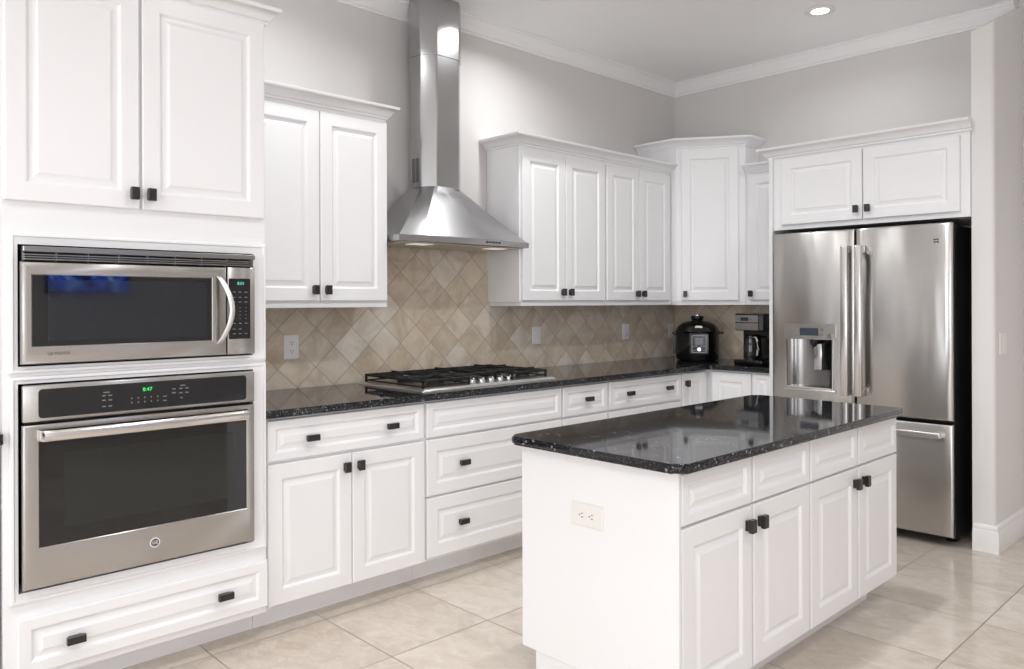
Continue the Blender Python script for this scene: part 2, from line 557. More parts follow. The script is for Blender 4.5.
DFX = .671                      # door faces of the base run
FX = facex(DFX)
TOE = DFX - .11
def base_cab(label, y0, y1, lst, group='white base cabinets along the tiled wall'):
    r = thing('base_cabinet', label, 'cabinet', (.34, (y0 + y1) / 2, 0), group)
    bm = B()
    box(bm, WORLD, .012, DFX - .021, y0 + .0005, y1 - .0005, .105, .879, .0008)
    build('body', bm, M['cab'], r)
    bm = B(); box(bm, WORLD, .02, TOE, y0 + .0005, y1 - .0005, 0, .1045)
    build('toe_kick', bm, M['cab'], r)
    doors(r, FX, lst)
    return r
ZD0, ZD1, ZW0, ZW1 = .111, .686, .699, .866
base_cab('white base cabinet next to the wall oven, one wide drawer over two doors', -3.8385, -3.024, [
    ('drawer', -3.822, -3.033, ZW0, ZW1, [(-3.628, .779, 'h'), (-3.222, .783, 'h')]),
    ('door', -3.822, -3.430, ZD0, ZD1, [(-3.462, .630, 'v')]),
    ('door', -3.426, -3.030, ZD0, ZD1, [(-3.392, .630, 'v')])])
base_cab('white three-drawer base cabinet directly below the gas cooktop', -3.0235, -2.063, [
    ('drawer', -3.015, -2.071, ZW0, ZW1, []),
    ('drawer', -3.015, -2.071, .419, .688, [(-2.792, .556, 'h')]),
    ('drawer', -3.015, -2.071, .122, .409, [(-2.800, .266, 'h')])])
base_cab('narrow white base cabinet right of the cooktop, one pull on its top drawer', -2.0625, -1.660, [
    ('drawer', -2.057, -1.668, ZW0, ZW1, [(-1.848, .786, 'h')]),
    ('door', -2.057, -1.668, ZD0, ZD1, [])])
base_cab('wide white base cabinet with two pulls, between narrow cabinet and corner', -1.6595, -.892, [
    ('drawer', -1.648, -.900, ZW0, ZW1, [(-1.462, .786, 'h'), (-1.052, .788, 'h')]),
    ('door', -1.648, -1.277, ZD0, ZD1, []),
    ('door', -1.271, -.900, ZD0, ZD1, [])])
# corner cabinet, an L with one door on each leg
BFY = -.575
FY = facey(BFY)
r = thing('corner_base_cabinet', 'white L-shaped base cabinet in the corner below the pressure cooker', 'cabinet', (.5, -.4, 0), 'white base cabinets along the tiled wall')
bm = B()
prism(bm, [(.012, -.8915), (DFX - .021, -.8915), (DFX - .021, BFY + .021), (1.0, BFY + .021), (1.0, -.012), (.012, -.012)], .105, .879)
build('body', bm, M['cab'], r)
bm = B()
prism(bm, [(.02, -.8915), (TOE, -.8915), (TOE, BFY + .11), (1.0, BFY + .11), (1.0, -.02), (.02, -.02)], 0, .1045)
build('toe_kick', bm, M['cab'], r)
doors(r, FX, [('door', -.884, -.604, ZD0, ZW1, [(-.847, .800, 'v')])])
doors(r, FY, [('door', .690, .990, ZD0, ZW1, [])])
r = thing('filler_cabinet', 'narrow white base cabinet beside the refrigerator, below the coffee maker', 'cabinet', (1.07, -.3, 0), 'white base cabinets along the tiled wall')
bm = B(); box(bm, WORLD, 1.0005, 1.1385, BFY + .021, -.012, .105, .879); build('body', bm, M['cab'], r)
bm = B(); box(bm, WORLD, 1.0005, 1.1385, BFY + .11, -.02, 0, .1045); build('toe_kick', bm, M['cab'], r)
doors(r, FY, [('door', 1.006, 1.134, ZD0, ZW1, [])])

# L-shaped countertop
bm = B()
pts = round_poly([(.0105, -3.8385), (.696, -3.8385), (.696, -.600), (1.1385, -.600), (1.1385, -.0105), (.0105, -.0105)], [0, .004, .02, 0, 0, 0])
prism(bm, pts, .880, .912, .007, 3)
tagged(build('countertop', bm, M['granite'], None, 40, .3), 'polished black granite countertop running along the tiled wall into the corner', 'countertop')

# ------------------------------------------------------------------ wall cabinets
def upper_body(r, y0, y1, z0=1.345, z1=2.292, x1=.290):
    bm = B(); box(bm, WORLD, .002, x1, y0 + .0005, y1 - .0005, z0, z1, .0008); build('body', bm, M['cab'], r)
    bm = B(); box(bm, WORLD, .012, x1 + .006, y0 + .012, y1 - .0005, 1.322, z0 - .0002, .002); build('light_rail', bm, M['cab'], r)
UFX = .311
FU = facex(UFX)
UZ0, UZ1 = 1.355, 2.263
r = thing('upper_cabinet', 'white two-door wall cabinet between the oven tower and the range hood', 'cabinet', (.16, -3.43, 1.32), 'white wall cabinets beside the hood')
upper_body(r, -3.838, -2.982)
doors(r, FU, [('door', -3.797, -3.378, UZ0, UZ1, [(-3.408, 1.408, 'v')]), ('door', -3.372, -2.990, UZ0, UZ1, [(-3.34, 1.408, 'v')])])
crown_part(r, [(.290, -3.8375), (.290, -2.9825), (.002, -2.9825)][::1], 2.286, s=.8)
r = thing('upper_cabinet', 'white two-door wall cabinet immediately right of the range hood', 'cabinet', (.16, -1.68, 1.32), 'white wall cabinets beside the hood')
upper_body(r, -2.03, -1.24)
doors(r, FU, [('door', -2.018, -1.64, UZ0, UZ1, [(-1.672, 1.408, 'v')]), ('door', -1.634, -1.249, UZ0, UZ1, [(-1.601, 1.408, 'v')])])
crown_part(r, [(.002, -2.0295), (.290, -2.0295), (.290, -1.2405)], 2.288)
r = thing('upper_cabinet', 'white two-door wall cabinet adjoining the tall diagonal corner cabinet', 'cabinet', (.16, -.9, 1.32), 'white wall cabinets beside the hood')
upper_body(r, -1.2395, -0.474)
doors(r, FU, [('door', -1.227, -0.879, UZ0, UZ1, [(-0.909, 1.402, 'v')]), ('door', -0.873, -0.51, UZ0, UZ1, [(-0.839, 1.402, 'v')])])
crown_part(r, [(.290, -1.239), (.290, -0.4745)], 2.288)

# diagonal corner cabinet, taller
P0, P1 = Vector((.340, -.470)), Vector((.742, -.195))
dv = (P1 - P0).normalized(); nv = Vector((dv.y, -dv.x))
r = thing('corner_upper_cabinet', 'tall diagonal white wall cabinet with one door in the corner', 'cabinet', (.3, -.25, 1.32))
bm = B()
poly = [(.002, -.470), (P0.x, P0.y), (P1.x, P1.y), (P1.x, -.002), (.002, -.002)]
prism(bm, poly, 1.345, 2.470); build('body', bm, M['cab'], r)
bm = B()
prism(bm, [(.012, -.460), (P0.x, -.462), (P1.x - .004, P1.y + .004), (P1.x - .004, -.012), (.012, -.012)], 1.322, 1.3448); build('light_rail', bm, M['cab'], r)
FD = X3((P0.x + nv.x * .0205, P0.y + nv.y * .0205, 0), (dv.x, dv.y, 0), (nv.x, nv.y, 0))
doors(r, FD, [('door', .036, .436, UZ0, 2.445, [(.062, 1.402, 'v')])])
crown_part(r, [(.002, -.470), (P0.x, P0.y), (P1.x, P1.y), (P1.x, -.002)], 2.468)
# small wall cabinet by the refrigerator
r = thing('narrow_upper_cabinet', 'narrow white wall cabinet above the coffee maker, half behind the refrigerator panel', 'cabinet', (.94, -.12, 1.32))
SFY = -.190
bm = B(); box(bm, WORLD, 0.7435, 1.1385, SFY, -.002, 1.345, 2.270); build('body', bm, M['cab'], r)
bm = B(); box(bm, WORLD, 0.7435, 1.1385, SFY - .006, -.012, 1.322, 1.3448); build('light_rail', bm, M['cab'], r)
doors(r, facey(SFY - .0205), [('door', .770, 1.120, UZ0, 2.245, [(.796, 1.402, 'v')])])
crown_part(r, [(0.7435, SFY), (1.1385, SFY)], 2.262)

# cabinet over the refrigerator with the tall side panel
KY = -.58
r = thing('refrigerator_cabinet', 'white two-door cabinet above the refrigerator with a tall side panel', 'cabinet', (1.7, -.3, 0))
bm = B(); box(bm, WORLD, 1.139, 1.163, KY - .02, -.002, 0, 2.268, .001); build('side_panel', bm, M['cab'], r)
bm = B(); box(bm, WORLD, 1.1635, SX0 - .001, KY, -.002, 1.802, 2.275, .001); build('body', bm, M['cab'], r)
doors(r, facey(KY - .0205), [('door', 1.222, 1.730, 1.832, 2.248, [(1.700, 1.893, 'v')]), ('door', 1.738, 2.254, 1.832, 2.248, [(1.768, 1.893, 'v')])])
crown_part(r, [(1.139, -.32), (1.139, KY - .006), (SX0 + .012, KY - .006)], 2.266)

# ------------------------------------------------------------------ tall oven cabinet
TX = .685
TY0, TY1 = -4.740, -3.840
r = thing('oven_tower_cabinet', 'tall white cabinet housing the microwave and wall oven, drawer at its foot', 'cabinet', (.34, -4.29, 0))
bm = B()
box(bm, WORLD, .002, TX - .02, TY0, TY0 + .02, .105, 2.465)
box(bm, WORLD, .002, TX - .02, TY1 - .02, TY1, .105, 2.465)
box(bm, WORLD, .002, .02, TY0, TY1, .105, 2.465)
for z0, z1 in ((.105, .40), (1.085, 1.138), (1.541, 1.68), (2.43, 2.465)):
    box(bm, WORLD, .02, TX - .02, TY0 + .02, TY1 - .02, z0, z1)
build('body', bm, M['cab'], r)
bm = B()
OY0, OY1 = -4.698, -3.895       # appliance opening
box(bm, WORLD, TX - .02, TX, TY0, OY0, .105, 2.465)
box(bm, WORLD, TX - .02, TX, OY1, TY1, .105, 2.465)
for z0, z1 in ((.105, .402), (1.084, 1.140), (1.540, 1.69), (2.44, 2.465)):
    box(bm, WORLD, TX - .02, TX, OY0, OY1, z0, z1)
box(bm, WORLD, TX - .02, TX, -4.335, -4.30, 1.69, 2.44)
build('face_frame', bm, M['cab'], r)
bm = B()
for (z0, z1, i0, i1) in ((1.118, 1.578, 1.140, 1.540), (.367, 1.108, .402, 1.084)):
    y0, y1 = -4.722, -3.842
    F = facex(TX)
    prof = [(0, 0.0005), (0, .010), (.002, .014), (.006, .0155), (.011, .0155), (.014, .012), (.018, .011)]
    def ring(i, c): return [(y0 + i, z0 + i), (y1 - i, z0 + i), (y1 - i, z1 - i), (y0 + i, z1 - i)], c
    prev = None
    for i, c in prof:
        q = [bm.verts.new(F(a, b, c)) for a, b in ring(i, c)[0]]
        if prev: quad_ring(bm, prev, q)
        prev = q
    inner = [(OY0, i0), (OY1, i0), (OY1, i1), (OY0, i1)]
    for c in (.011, .0005):
        q = [bm.verts.new(F(a, b, c)) for a, b in inner]
        quad_ring(bm, prev, q); prev = q
build('trim_frame', bm, M['cab'], r, 25)
bm = B(); box(bm, WORLD, .02, TOE, TY0, TY1, 0, .1045); build('toe_kick', bm, M['cab'], r)
FT = facex(.7055)
doors(r, FT, [('door', -4.735, -4.323, 1.682, 2.462, [(-4.345, 1.735, 'v')]),
              ('door', -4.313, -3.849, 1.682, 2.462, [(-4.288, 1.735, 'v')]),
              ('drawer', -4.702, -3.841, .134, .318, [(-4.536, .216, 'h'), (-4.020, .224, 'h')])])
crown_part(r, [(TX, TY0), (TX, TY1), (.002, TY1)], 2.462, s=.80)

# ------------------------------------------------------------------ microwave
MX = .733
r = thing('microwave_oven', 'stainless built-in microwave with curved white-steel handle, above the wall oven', 'microwave', (.4, -4.3, 1.142))
F = facex(MX)
bm = B(); box(bm, WORLD, .30, MX - .030, -4.684, -3.903, 1.146, 1.528, .002); build('body', bm, M['blackmat'], r)
bm = B()
box(bm, F, -4.690, -3.905, 1.515, 1.533, -.028, .004, .002)
for k, z in enumerate((1.489, 1.4965, 1.504)):
    box(bm, F, -4.686, -3.910, z, z + .0045, -.026, -.002 - .004 * (k == 1), .001)
for q in range(9): box(bm, F, -4.69 + q * .0965, -4.686 + q * .0965, 1.487, 1.514, -.028, -.010)
v = build('vent_grille', bm, M['steel_dark'], r, 30)
def framed_front(bm, F, a0, a1, b0, b1, i0, i1, j0, j1, c, t, rim=.004):
    """slab with a rectangular window opening"""
    o0 = [(a0, b0), (a1, b0), (a1, b1), (a0, b1)]
    n0 = [(i0, j0), (i1, j0), (i1, j1), (i0, j1)]
    rr = lambda pts, cc, ins=0: [bm.verts.new(F(a + ins * sx, b + ins * sy, cc)) for (a, b), (sx, sy) in zip(pts, ((1, 1), (-1, 1), (-1, -1), (1, -1)))]
    rings = [rr(o0, c - t), rr(o0, c - rim), rr(o0, c - rim * .3, rim * .3), rr(o0, c, rim), rr(n0, c, -.003), rr(n0, c - .003), rr(n0, c - t)]
    for x, y in zip(rings, rings[1:]): quad_ring(bm, x, y)
    quad_ring(bm, rings[-1], rings[0])
bm = B(); framed_front(bm, F, -4.694, -4.017, 1.149, 1.483, -4.664, -4.074, 1.206, 1.440, 0, .028, .010)
d = build('door', bm, M['steel'], r, 35)
bm = B(); box(bm, F, -4.664, -4.074, 1.206, 1.440, -.020, -.0035); build('window', bm, M['blackglass'], d)
bm = B(); box(bm, F, -4.618, -4.095, 1.222, 1.425, -.0034, -.0030); build('inner_window', bm, M['microglass'], d)
bm = B()
pts = []
for k in range(17):
    t = k / 16
    pts.append(F(-4.050 + .034 * math.sin(PI * t), 1.196 + .250 * t, .006 + .052 * math.sin(PI * t)))
# flat strap handle: two-sided ribbon with thickness
ring_prev = None
for k in range(17):
    t = k / 16
    a = -4.050 + .030 * math.sin(PI * t); b = 1.192 + .256 * t; c = .004 + .050 * math.sin(PI * t) ** .8
    w, h = .0105, .007
    q = [bm.verts.new(F(a + w * math.cos(u), b, c + h * math.sin(u))) for u in [2 * PI * j / 12 for j in range(12)]]
    if ring_prev: quad_ring(bm, ring_prev, q)
    else: bm.faces.new(q)
    ring_prev = q
bm.faces.new(ring_prev)
hd = build('handle', bm, plain('pale_satin_handle', (.74, .73, .71), .28, .7), d, 60)
hd['label'] = 'curved pale satin handle'
text_part('wordmark', 'GE PROFILE', F, -4.588, 1.181, .0004, .013, M['slot'], d)
bm = B(); box(bm, F, -4.015, -3.905, 1.149, 1.483, -.028, 0, .003, 2); cp = build('control_panel', bm, M['steel'], r, 35)
bm = B(); box(bm, F, -4.010, -3.925, 1.208, 1.440, .0004, .0024, .0006); kp = build('keypad', bm, M['blackglass'], cp)
text_part('clock_display', '8:01', F, -3.963, 1.421, .0028, .017, M['teal'], cp)
bm = B()
for row, z in enumerate((1.388, 1.368, 1.350, 1.328, 1.314, 1.300, 1.286, 1.268, 1.246, 1.228)):
    for c in range(3):
        if row in (8,) and c == 2: continue
        wd = .011 if row in (0, 1, 2, 7, 8, 9) else .004
        yy = -3.990 + c * .0235
        box(bm, F, yy - wd / 2, yy + wd / 2, z - .0016, z + .0016, .0024, .0028)
build('key_lettering', bm, M['keys'], cp)
bm = B()
for c in range(3): box(bm, F, -3.996 + c * .016, -3.986 + c * .016, 1.176, 1.179, .0003, .0008)
build('button_marks', bm, M['grey'], cp)

# ------------------------------------------------------------------ wall oven
OX = .728
r = thing('built_in_oven', 'stainless wall oven with black glass door and green clock, below the microwave', 'oven', (.4, -4.3, .404))
F = facex(OX)
bm = B(); box(bm, WORLD, .12, OX - .030, -4.680, -3.908, .408, 1.078, .002); build('body', bm, M['blackmat'], r)
bm = B(); box(bm, F, -4.691, -3.905, .960, 1.079, -.028, 0, .004, 2); cp = build('control_panel', bm, M['steel'], r, 35)
def rrect(bm, F, a0, a1, b0, b1, rad, c0, c1):
    o = round_poly([(a0, b0), (a1, b0), (a1, b1), (a0, b1)], rad, 5)
    lo = [bm.verts.new(F(a, b, c0)) for a, b in o]; hi = [bm.verts.new(F(a, b, c1)) for a, b in o]
    quad_ring(bm, lo, hi); bm.faces.new(lo); bm.faces.new(hi)
bm = B(); rrect(bm, F, -4.647, -3.940, .971, 1.066, .012, .0003, .0020); build('control_glass', bm, plain('charcoal_panel_glass', (.016, .016, .017), .12), cp)
text_part('clock_display', '8:47', F, -4.307, 1.040, .0024, .019, M['green'], cp)
bm = B()
for (y, z, w) in [(-4.442, 1.040, .02), (-4.45, 1.029, .012), (-4.430, 1.029, .012), (-4.45, 1.013, .012), (-4.430, 1.013, .012), (-4.45, .992, .012), (-4.430, .992, .012),
                  (-4.215, 1.034, .012), (-4.215, 1.020, .014), (-4.183, 1.045, .018), (-4.190, 1.034, .012), (-4.168, 1.034, .013), (-4.190, 1.018, .013), (-4.168, 1.018, .013), (-4.188, 1.000, .008),
                  (-4.247, 1.010, .014), (-4.247, .995, .014)]:
    box(bm, F, y - w / 2, y + w / 2, z - .0018, z + .0018, .0021, .0024)
for k in range(5):
    for z in (1.012, .997): box(bm, F, -4.362 + k * .022, -4.358 + k * .022, z - .0025, z + .0025, .0021, .0024)
build('key_lettering', bm, M['keys'], cp)
bm = B(); framed_front(bm, F, -4.691, -3.905, .416, .951, -4.644, -3.938, .548, .932, 0, .028, .006)
d = build('door', bm, M['steel'], r, 35)
bm = B(); rrect(bm, F, -4.644, -3.938, .548, .932, .002, -.020, -.0028); build('window', bm, M['blackglass'], d)
bm = B(); box(bm, F, -4.572, -3.995, .600, .850, -.0027, -.0023); build('inner_window', bm, M['ovenglass'], d)
bm = B()
hp = [(-4.650, 0), (-4.648, .030), (-4.640, .044), (-4.60, .050), (-4.3, .056), (-3.99, .050), (-3.950, .044), (-3.942, .030), (-3.940, 0)]
pr = None
for i, (a, c) in enumerate(hp):
    hw = .018
    q = [bm.verts.new(F(a, .917 + hw * math.cos(u), c + (.008 if 1 < i < 7 else .003) * math.sin(u))) for u in [2 * PI * j / 12 for j in range(12)]]
    if pr: quad_ring(bm, pr, q)
    else: bm.faces.new(q)
    pr = q
bm.faces.new(pr)
build('handle', bm, M['steel_light'], d, 50)
bm = B()
FL = X3((OX, -4.283, .489), (0, 1, 0), (1, 0, 0))
def disc(bm, F, a, b, r0, c0, c1, seg=28):
    lo = [bm.verts.new(F(a + r0 * math.cos(2 * PI * k / seg), b + r0 * math.sin(2 * PI * k / seg), c0)) for k in range(seg)]
    hi = [bm.verts.new(F(a + r0 * math.cos(2 * PI * k / seg), b + r0 * math.sin(2 * PI * k / seg), c1)) for k in range(seg)]
    quad_ring(bm, lo, hi); bm.faces.new(lo); bm.faces.new(hi)
disc(bm, FL, 0, 0, .0175, .0003, .0022)
lg = build('badge', bm, M['plate'], d, 40)
bm = B(); disc(bm, FL, 0, 0, .0140, .0023, .0028); build('badge_face', bm, plain('badge_grey', (.10, .10, .105), .3, .3), d, 40)
text_part('badge_letters', 'GE', FL, 0, 0, .0032, .0165, M['plate'], d)

# ------------------------------------------------------------------ counter beyond the tower, at the frame's edge
r = thing('side_base_cabinet', 'white base cabinet left of the oven tower, at the frame edge', 'cabinet', (.34, -5.1, 0))
bm = B(); box(bm, WORLD, .012, .664, -5.55, -4.7435, .105, .879); build('body', bm, M['cab'], r)
bm = B(); box(bm, WORLD, .02, TOE, -5.55, -4.7435, 0, .1045); build('toe_kick', bm, M['cab'], r)
doors(r, facex(.6845), [('drawer', -5.54, -4.752, ZW0, ZW1, []), ('door', -5.54, -5.15, ZD0, ZD1, []), ('door', -5.145, -4.752, ZD0, ZD1, [])])
bm = B()
prism(bm, round_poly([(.0105, -5.56), (.726, -5.56), (.726, -4.742), (.0105, -4.742)], [0, .004, .012, 0]), .896, .930, .008, 3)
tagged(build('side_countertop', bm, M['granite'], None, 40), 'end of a black granite counter left of the oven tower', 'countertop')
for o in (r,):
    pass

# ------------------------------------------------------------------ range hood
HY = -2.472
r = thing('range_hood', 'stainless chimney range hood with flared canopy above the gas cooktop', 'range hood', (.0, HY, 1.667))
ZB = 1.662
HR = -2.512
def arc_front(n=20, w=.462, xs=.392, bulge=.035):
    out = []
    for k in range(n + 1):
        t = k / n
        y = -w + 2 * w * t
        out.append((xs + bulge * (1 - (2 * t - 1) ** 2), HR + y))
    return out
front = arc_front()
bm = B()
rimo = [(.003, HR - .462)] + front + [(.003, HR + .462)]
def ringz(pts, z, ins=0.0):
    c = Vector((.1, HR))
    o = []
    for x, y in pts:
        v = Vector((x, y)) - c
        L_ = v.length
        v = v * ((L_ - ins) / L_)
        o.append(bm.verts.new((max(.003, c.x + v.x), c.y + v.y, z)))
    return o
rings = [ringz(rimo, ZB + .004, .02), ringz(rimo, ZB, .018), ringz(rimo, ZB), ringz(rimo, ZB + .031), ringz(rimo, ZB + .034, .006)]
for a, b in zip(rings, rings[1:]): quad_ring(bm, a, b)
bm.faces.new(rings[0]); bm.faces.new(rings[-1])
build('rim', bm, M['steel_hood'], r, 30)
# canopy: creased loft from the rim to the chimney collar
bm = B()
n = len(front)
top = []
TZ = 2.0
T0, T1 = .17, .60
for k in range(n):
    t = k / (n - 1)
    if t < T0: q = t / T0; top.append((.108 + .07 * q, HY - .150 + .055 * q))
    elif t > T1: q = (1 - t) / (1 - T1); top.append((.108 + .07 * q, HY + .150 - .115 * q))
    else: top.append((.178, HY - .095 + .13 * (t - T0) / (T1 - T0)))
lo = [(.003, HR - .456)] + [(x - .006, HR + (y - HR) * .988) for x, y in front] + [(.003, HR + .456)]
hi = [(.003, HY - .152)] + top + [(.003, HY + .152)]
nl = 8
prev = None
for q in range(nl + 1):
    t = q / nl
    z = ZB + .033 + (TZ - ZB - .033) * t
    fl = t ** .93                     # slight sag of the flare
    rg = [bm.verts.new((a[0] + (b[0] - a[0]) * fl, a[1] + (b[1] - a[1]) * fl, z)) for a, b in zip(lo, hi)]
    if prev: quad_ring(bm, prev, rg)
    else: bm.faces.new(rg)
    prev = rg
bm.faces.new(prev)
build('canopy', bm, M['steel_hood'], r, 5)
oct_ = lambda w, d, c: [(.003, HY - w), (d - c, HY - w), (d, HY - w + c), (d, HY + w - c), (d - c, HY + w), (.003, HY + w)]
bm = B()
pts = round_poly(oct_(.147, .165, .066), [0, .02, .02, .02, .02, 0], 4)
prism(bm, pts, 1.995, 2.75); ch = build('chimney', bm, M['steel_hood'], r, 20)
bm = B()
pts = round_poly(oct_(.150, .169, .067), [0, .02, .02, .02, .02, 0], 4)
prism(bm, pts, 2.745, CEIL - .002); build('upper_chimney', bm, M['steel_hood'], r, 20)
bm = B()
for k in range(2):
    for j in range(22):
        box(bm, WORLD, .022 + k * .036, .048 + k * .036, HY - .1485, HY - .1465, 2.03 + j * .0062, 2.033 + j * .0062)
build('vent_slots', bm, M['slot'], ch)
for k in range(5):
    yk = .105 + k * .024
    xk = .392 + .035 * (1 - (yk / .462) ** 2)
    bm = B(); box(bm, facex(0), HR + yk - .007, HR + yk + .007, ZB + .012, ZB + .022, xk - .01, xk + .0025)
    build('button', bm, M['slot'], r)
bm = B(); box(bm, WORLD, .03, .375, HR - .43, HR + .43, ZB - .006, ZB + .002, .002); uf = build('filter_panel', bm, M['cream'], r)
for s in (-.27, .27):
    bm = B(); box(bm, WORLD, .26, .35, HR + s - .06, HR + s + .06, ZB - .009, ZB - .0065, .001)
    build('hood_lamp', bm, M['hoodlens'], r)

# ------------------------------------------------------------------ gas cooktop
r = thing('gas_cooktop', 'stainless five-burner gas cooktop with black grates set in the granite counter', 'cooktop', (.36, -2.5, .9125))
CX0, CX1, CY0, CY1 = .045, .618, -3.000, -2.055
bm = B()
o = round_poly([(CX0, CY0), (CX1, CY0), (CX1, CY1), (CX0, CY1)], .012, 4)
lo = [bm.verts.new((x, y, .9125)) for x, y in o]
def insr(i, z): return [bm.verts.new((x + (i if x < .34 else -i), y + (i if y < -2.5 else -i), z)) for x, y in o]
rs = [lo, insr(.001, .9155), insr(.012, .9245), insr(.016, .926), insr(.030, .9235), insr(.034, .9225)]
for a, b in zip(rs, rs[1:]): quad_ring(bm, a, b)
bm.faces.new(lo); bm.faces.new(rs[-1])
build('tray', bm, metal('cooktop_steel', (.62, .62, .61), .28), r, 30)
ZT = .9228
burners = [(.22, -2.80, .050), (.46, -2.80, .044), (.24, -2.50, .062), (.22, -2.20, .050), (.46, -2.17, .038)]
for x, y, q in burners:
    bm = B()
    lathe(bm, WORLD_F := (lambda a, b, c: Vector((a, c, b))), [(q * 1.15, ZT), (q * 1.15, ZT + .006), (q * .95, ZT + .010), (q * .92, ZT + .018), (q, ZT + .020), (q, ZT + .025), (q * .9, ZT + .028), (0, ZT + .028)], 24, x, y)
    build('burner', bm, M['iron'], r, 40)
def grate(y0, y1, x0, x1, cs):
    bm = B()
    zt0, zt1 = ZT + .030, ZT + .043
    t = .011
    for x in (x0, x1 - t): box(bm, WORLD, x, x + t, y0, y1, zt0, zt1, .002)
    for y in (y0, y1 - t): box(bm, WORLD, x0, x1, y, y + t, zt0, zt1, .002)
    for x in (x0, x1 - t):
        for y in (y0, y1 - t): box(bm, WORLD, x, x + t, y, y + t, ZT + .0002, zt1, .001)
    for x in (x0, x1 - t): box(bm, WORLD, x + .001, x + t - .001, y0, y1, ZT + .006, ZT + .014, .001)
    for y in (y0, y1 - t): box(bm, WORLD, x0, x1, y + .001, y + t - .001, ZT + .006, ZT + .014, .001)
    if len(cs) > 1:
        xm = (cs[0][0] + cs[1][0]) / 2
        box(bm, WORLD, xm - t / 2, xm + t / 2, y0, y1, zt0, zt1, .002)
    for cx, cy in cs:
        xa = x0 if cx == min(c[0] for c in cs) else (cs[0][0] + cs[1][0]) / 2
        xb = x1 if cx == max(c[0] for c in cs) else (cs[0][0] + cs[1][0]) / 2
        for (p, q_) in (((cx, y0), (cx, cy - .030)), ((cx, y1), (cx, cy + .030)), ((xa, cy), (cx - .030, cy)), ((xb, cy), (cx + .030, cy))):
            a0, a1 = sorted((p[0], q_[0])); b0, b1 = sorted((p[1], q_[1]))
            if a1 - a0 < 1e-6: a0 -= t / 2; a1 += t / 2
            if b1 - b0 < 1e-6: b0 -= t / 2; b1 += t / 2
            box(bm, WORLD, a0, a1, b0, b1, zt0 + .002, zt1 + .007, .002)
    for q in (.25, .75):
        yq = y0 + (y1 - y0) * q
        box(bm, WORLD, x0, x1, yq - t * .4, yq + t * .4, zt0 - .004, zt1 - .001, .002)
    build('grate', bm, M['iron'], r, 30)
grate(-2.975, -2.672, .075, .585, [(.22, -2.80), (.46, -2.80)])
grate(-2.665, -2.360, .075, .455, [(.24, -2.50)])
grate(-2.353, -2.080, .075, .565, [(.22, -2.20), (.46, -2.17)])
for k in range(5):
    bm = B()
    kx, ky = .530, -2.612 + k * .0665
    lathe(bm, lambda a, b, c: Vector((a, c, b)), [(.021, ZT), (.022, ZT + .003), (.018, ZT + .005), (.0185, ZT + .015), (.016, ZT + .019), (0, ZT + .020)], 20, kx, ky)
    box(bm, WORLD, kx - .019, kx + .019, ky - .004, ky + .004, ZT + .017, ZT + .027, .002)
    build('control_knob', bm, M['chrome'], r, 40)

# ------------------------------------------------------------------ refrigerator
r = thing('french_door_refrigerator', 'stainless french-door refrigerator with water dispenser and bottom freezer drawer', 'refrigerator', (1.73, -.35, 0))
RX0, RX1, RY = 1.190, 2.232, -.662
RXM = 1.711
bm = B(); box(bm, WORLD, RX0 + .012, RX1 - .006, -.585, -.03, .040, 1.762, .003); build('case', bm, M['blackmat'], r)
bm = B()
box(bm, WORLD, RX0 + .02, RX1 - .012, -.60, -.586, .042, .056); build('toe_grille', bm, M['black'], r)
for x in (RX0 + .05, RX1 - .08):
    bm = B(); box(bm, WORLD, x, x + .05, -.50, -.44, 0, .0395)
    build('leveling_foot', bm, M['black'], r)
for x in (RX0 + .02, RX1 - .10):
    bm = B(); box(bm, WORLD, x, x + .08, -.58, -.50, 1.7625, 1.785, .004, 2)
    build('hinge_cover', bm, M['black'], r)
def curved_door(name, x0, x1, z0, z1, hole=None, bulge=.012, th=.060):
    """door slab with a softly rounded front, optionally with a recess opening"""
    bm = B()
    nx = 14
    xs = [x0 + (x1 - x0) * k / nx for k in range(nx + 1)]
    for e in (.004, .012):
        xs += [x0 + e, x1 - e]
    zs = [z0, z0 + .004, z0 + .012, z1 - .012, z1 - .004, z1]
    if hole:
        xs += [hole[0], hole[1]]; zs += [hole[2], hole[3]]
    xs = sorted(set(round(x, 5) for x in xs)); zs = sorted(set(round(z, 5) for z in zs))
    def dep(x, z):
        t = (x - x0) / (x1 - x0)
        d = -bulge * (1 - (2 * t - 1) ** 2)
        e = min(x - x0, x1 - x, z - z0, z1 - z)
        if e < .012: d += .012 - math.sqrt(max(0, .012 ** 2 - (.012 - e) ** 2))
        return RY + .012 + d * 1.0
    g = [[bm.verts.new((x, dep(x, z), z)) for z in zs] for x in xs]
    inh = lambda x, z: hole and hole[0] < x < hole[1] and hole[2] < z < hole[3]
    for i in range(len(xs) - 1):
        for j in range(len(zs) - 1):
            if inh((xs[i] + xs[i + 1]) / 2, (zs[j] + zs[j + 1]) / 2): continue
            bm.faces.new((g[i][j], g[i + 1][j], g[i + 1][j + 1], g[i][j + 1]))
    be = [e for e in bm.edges if e.is_boundary]
    outer = [e for e in be if all((abs(v.co.x - x0) < 1e-4 or abs(v.co.x - x1) < 1e-4 or abs(v.co.z - z0) < 1e-4 or abs(v.co.z - z1) < 1e-4) for v in e.verts)]
    ret = bmesh.ops.extrude_edge_only(bm, edges=outer)
    nvs = [v for v in ret['geom'] if isinstance(v, bmesh.types.BMVert)]
    for v in nvs: v.co.y = RY + th
    bmesh.ops.contextual_create(bm, geom=[e for e in bm.edges if e.is_boundary and all(abs(v.co.y - (RY + th)) < 1e-5 for v in e.verts)])
    return build(name, bm, M['steel_fridge'], r, 40)
HOLE = (1.285, 1.580, .812, 1.112)
d1 = curved_door('door', RX0, RXM - .004, .690, 1.772, HOLE)
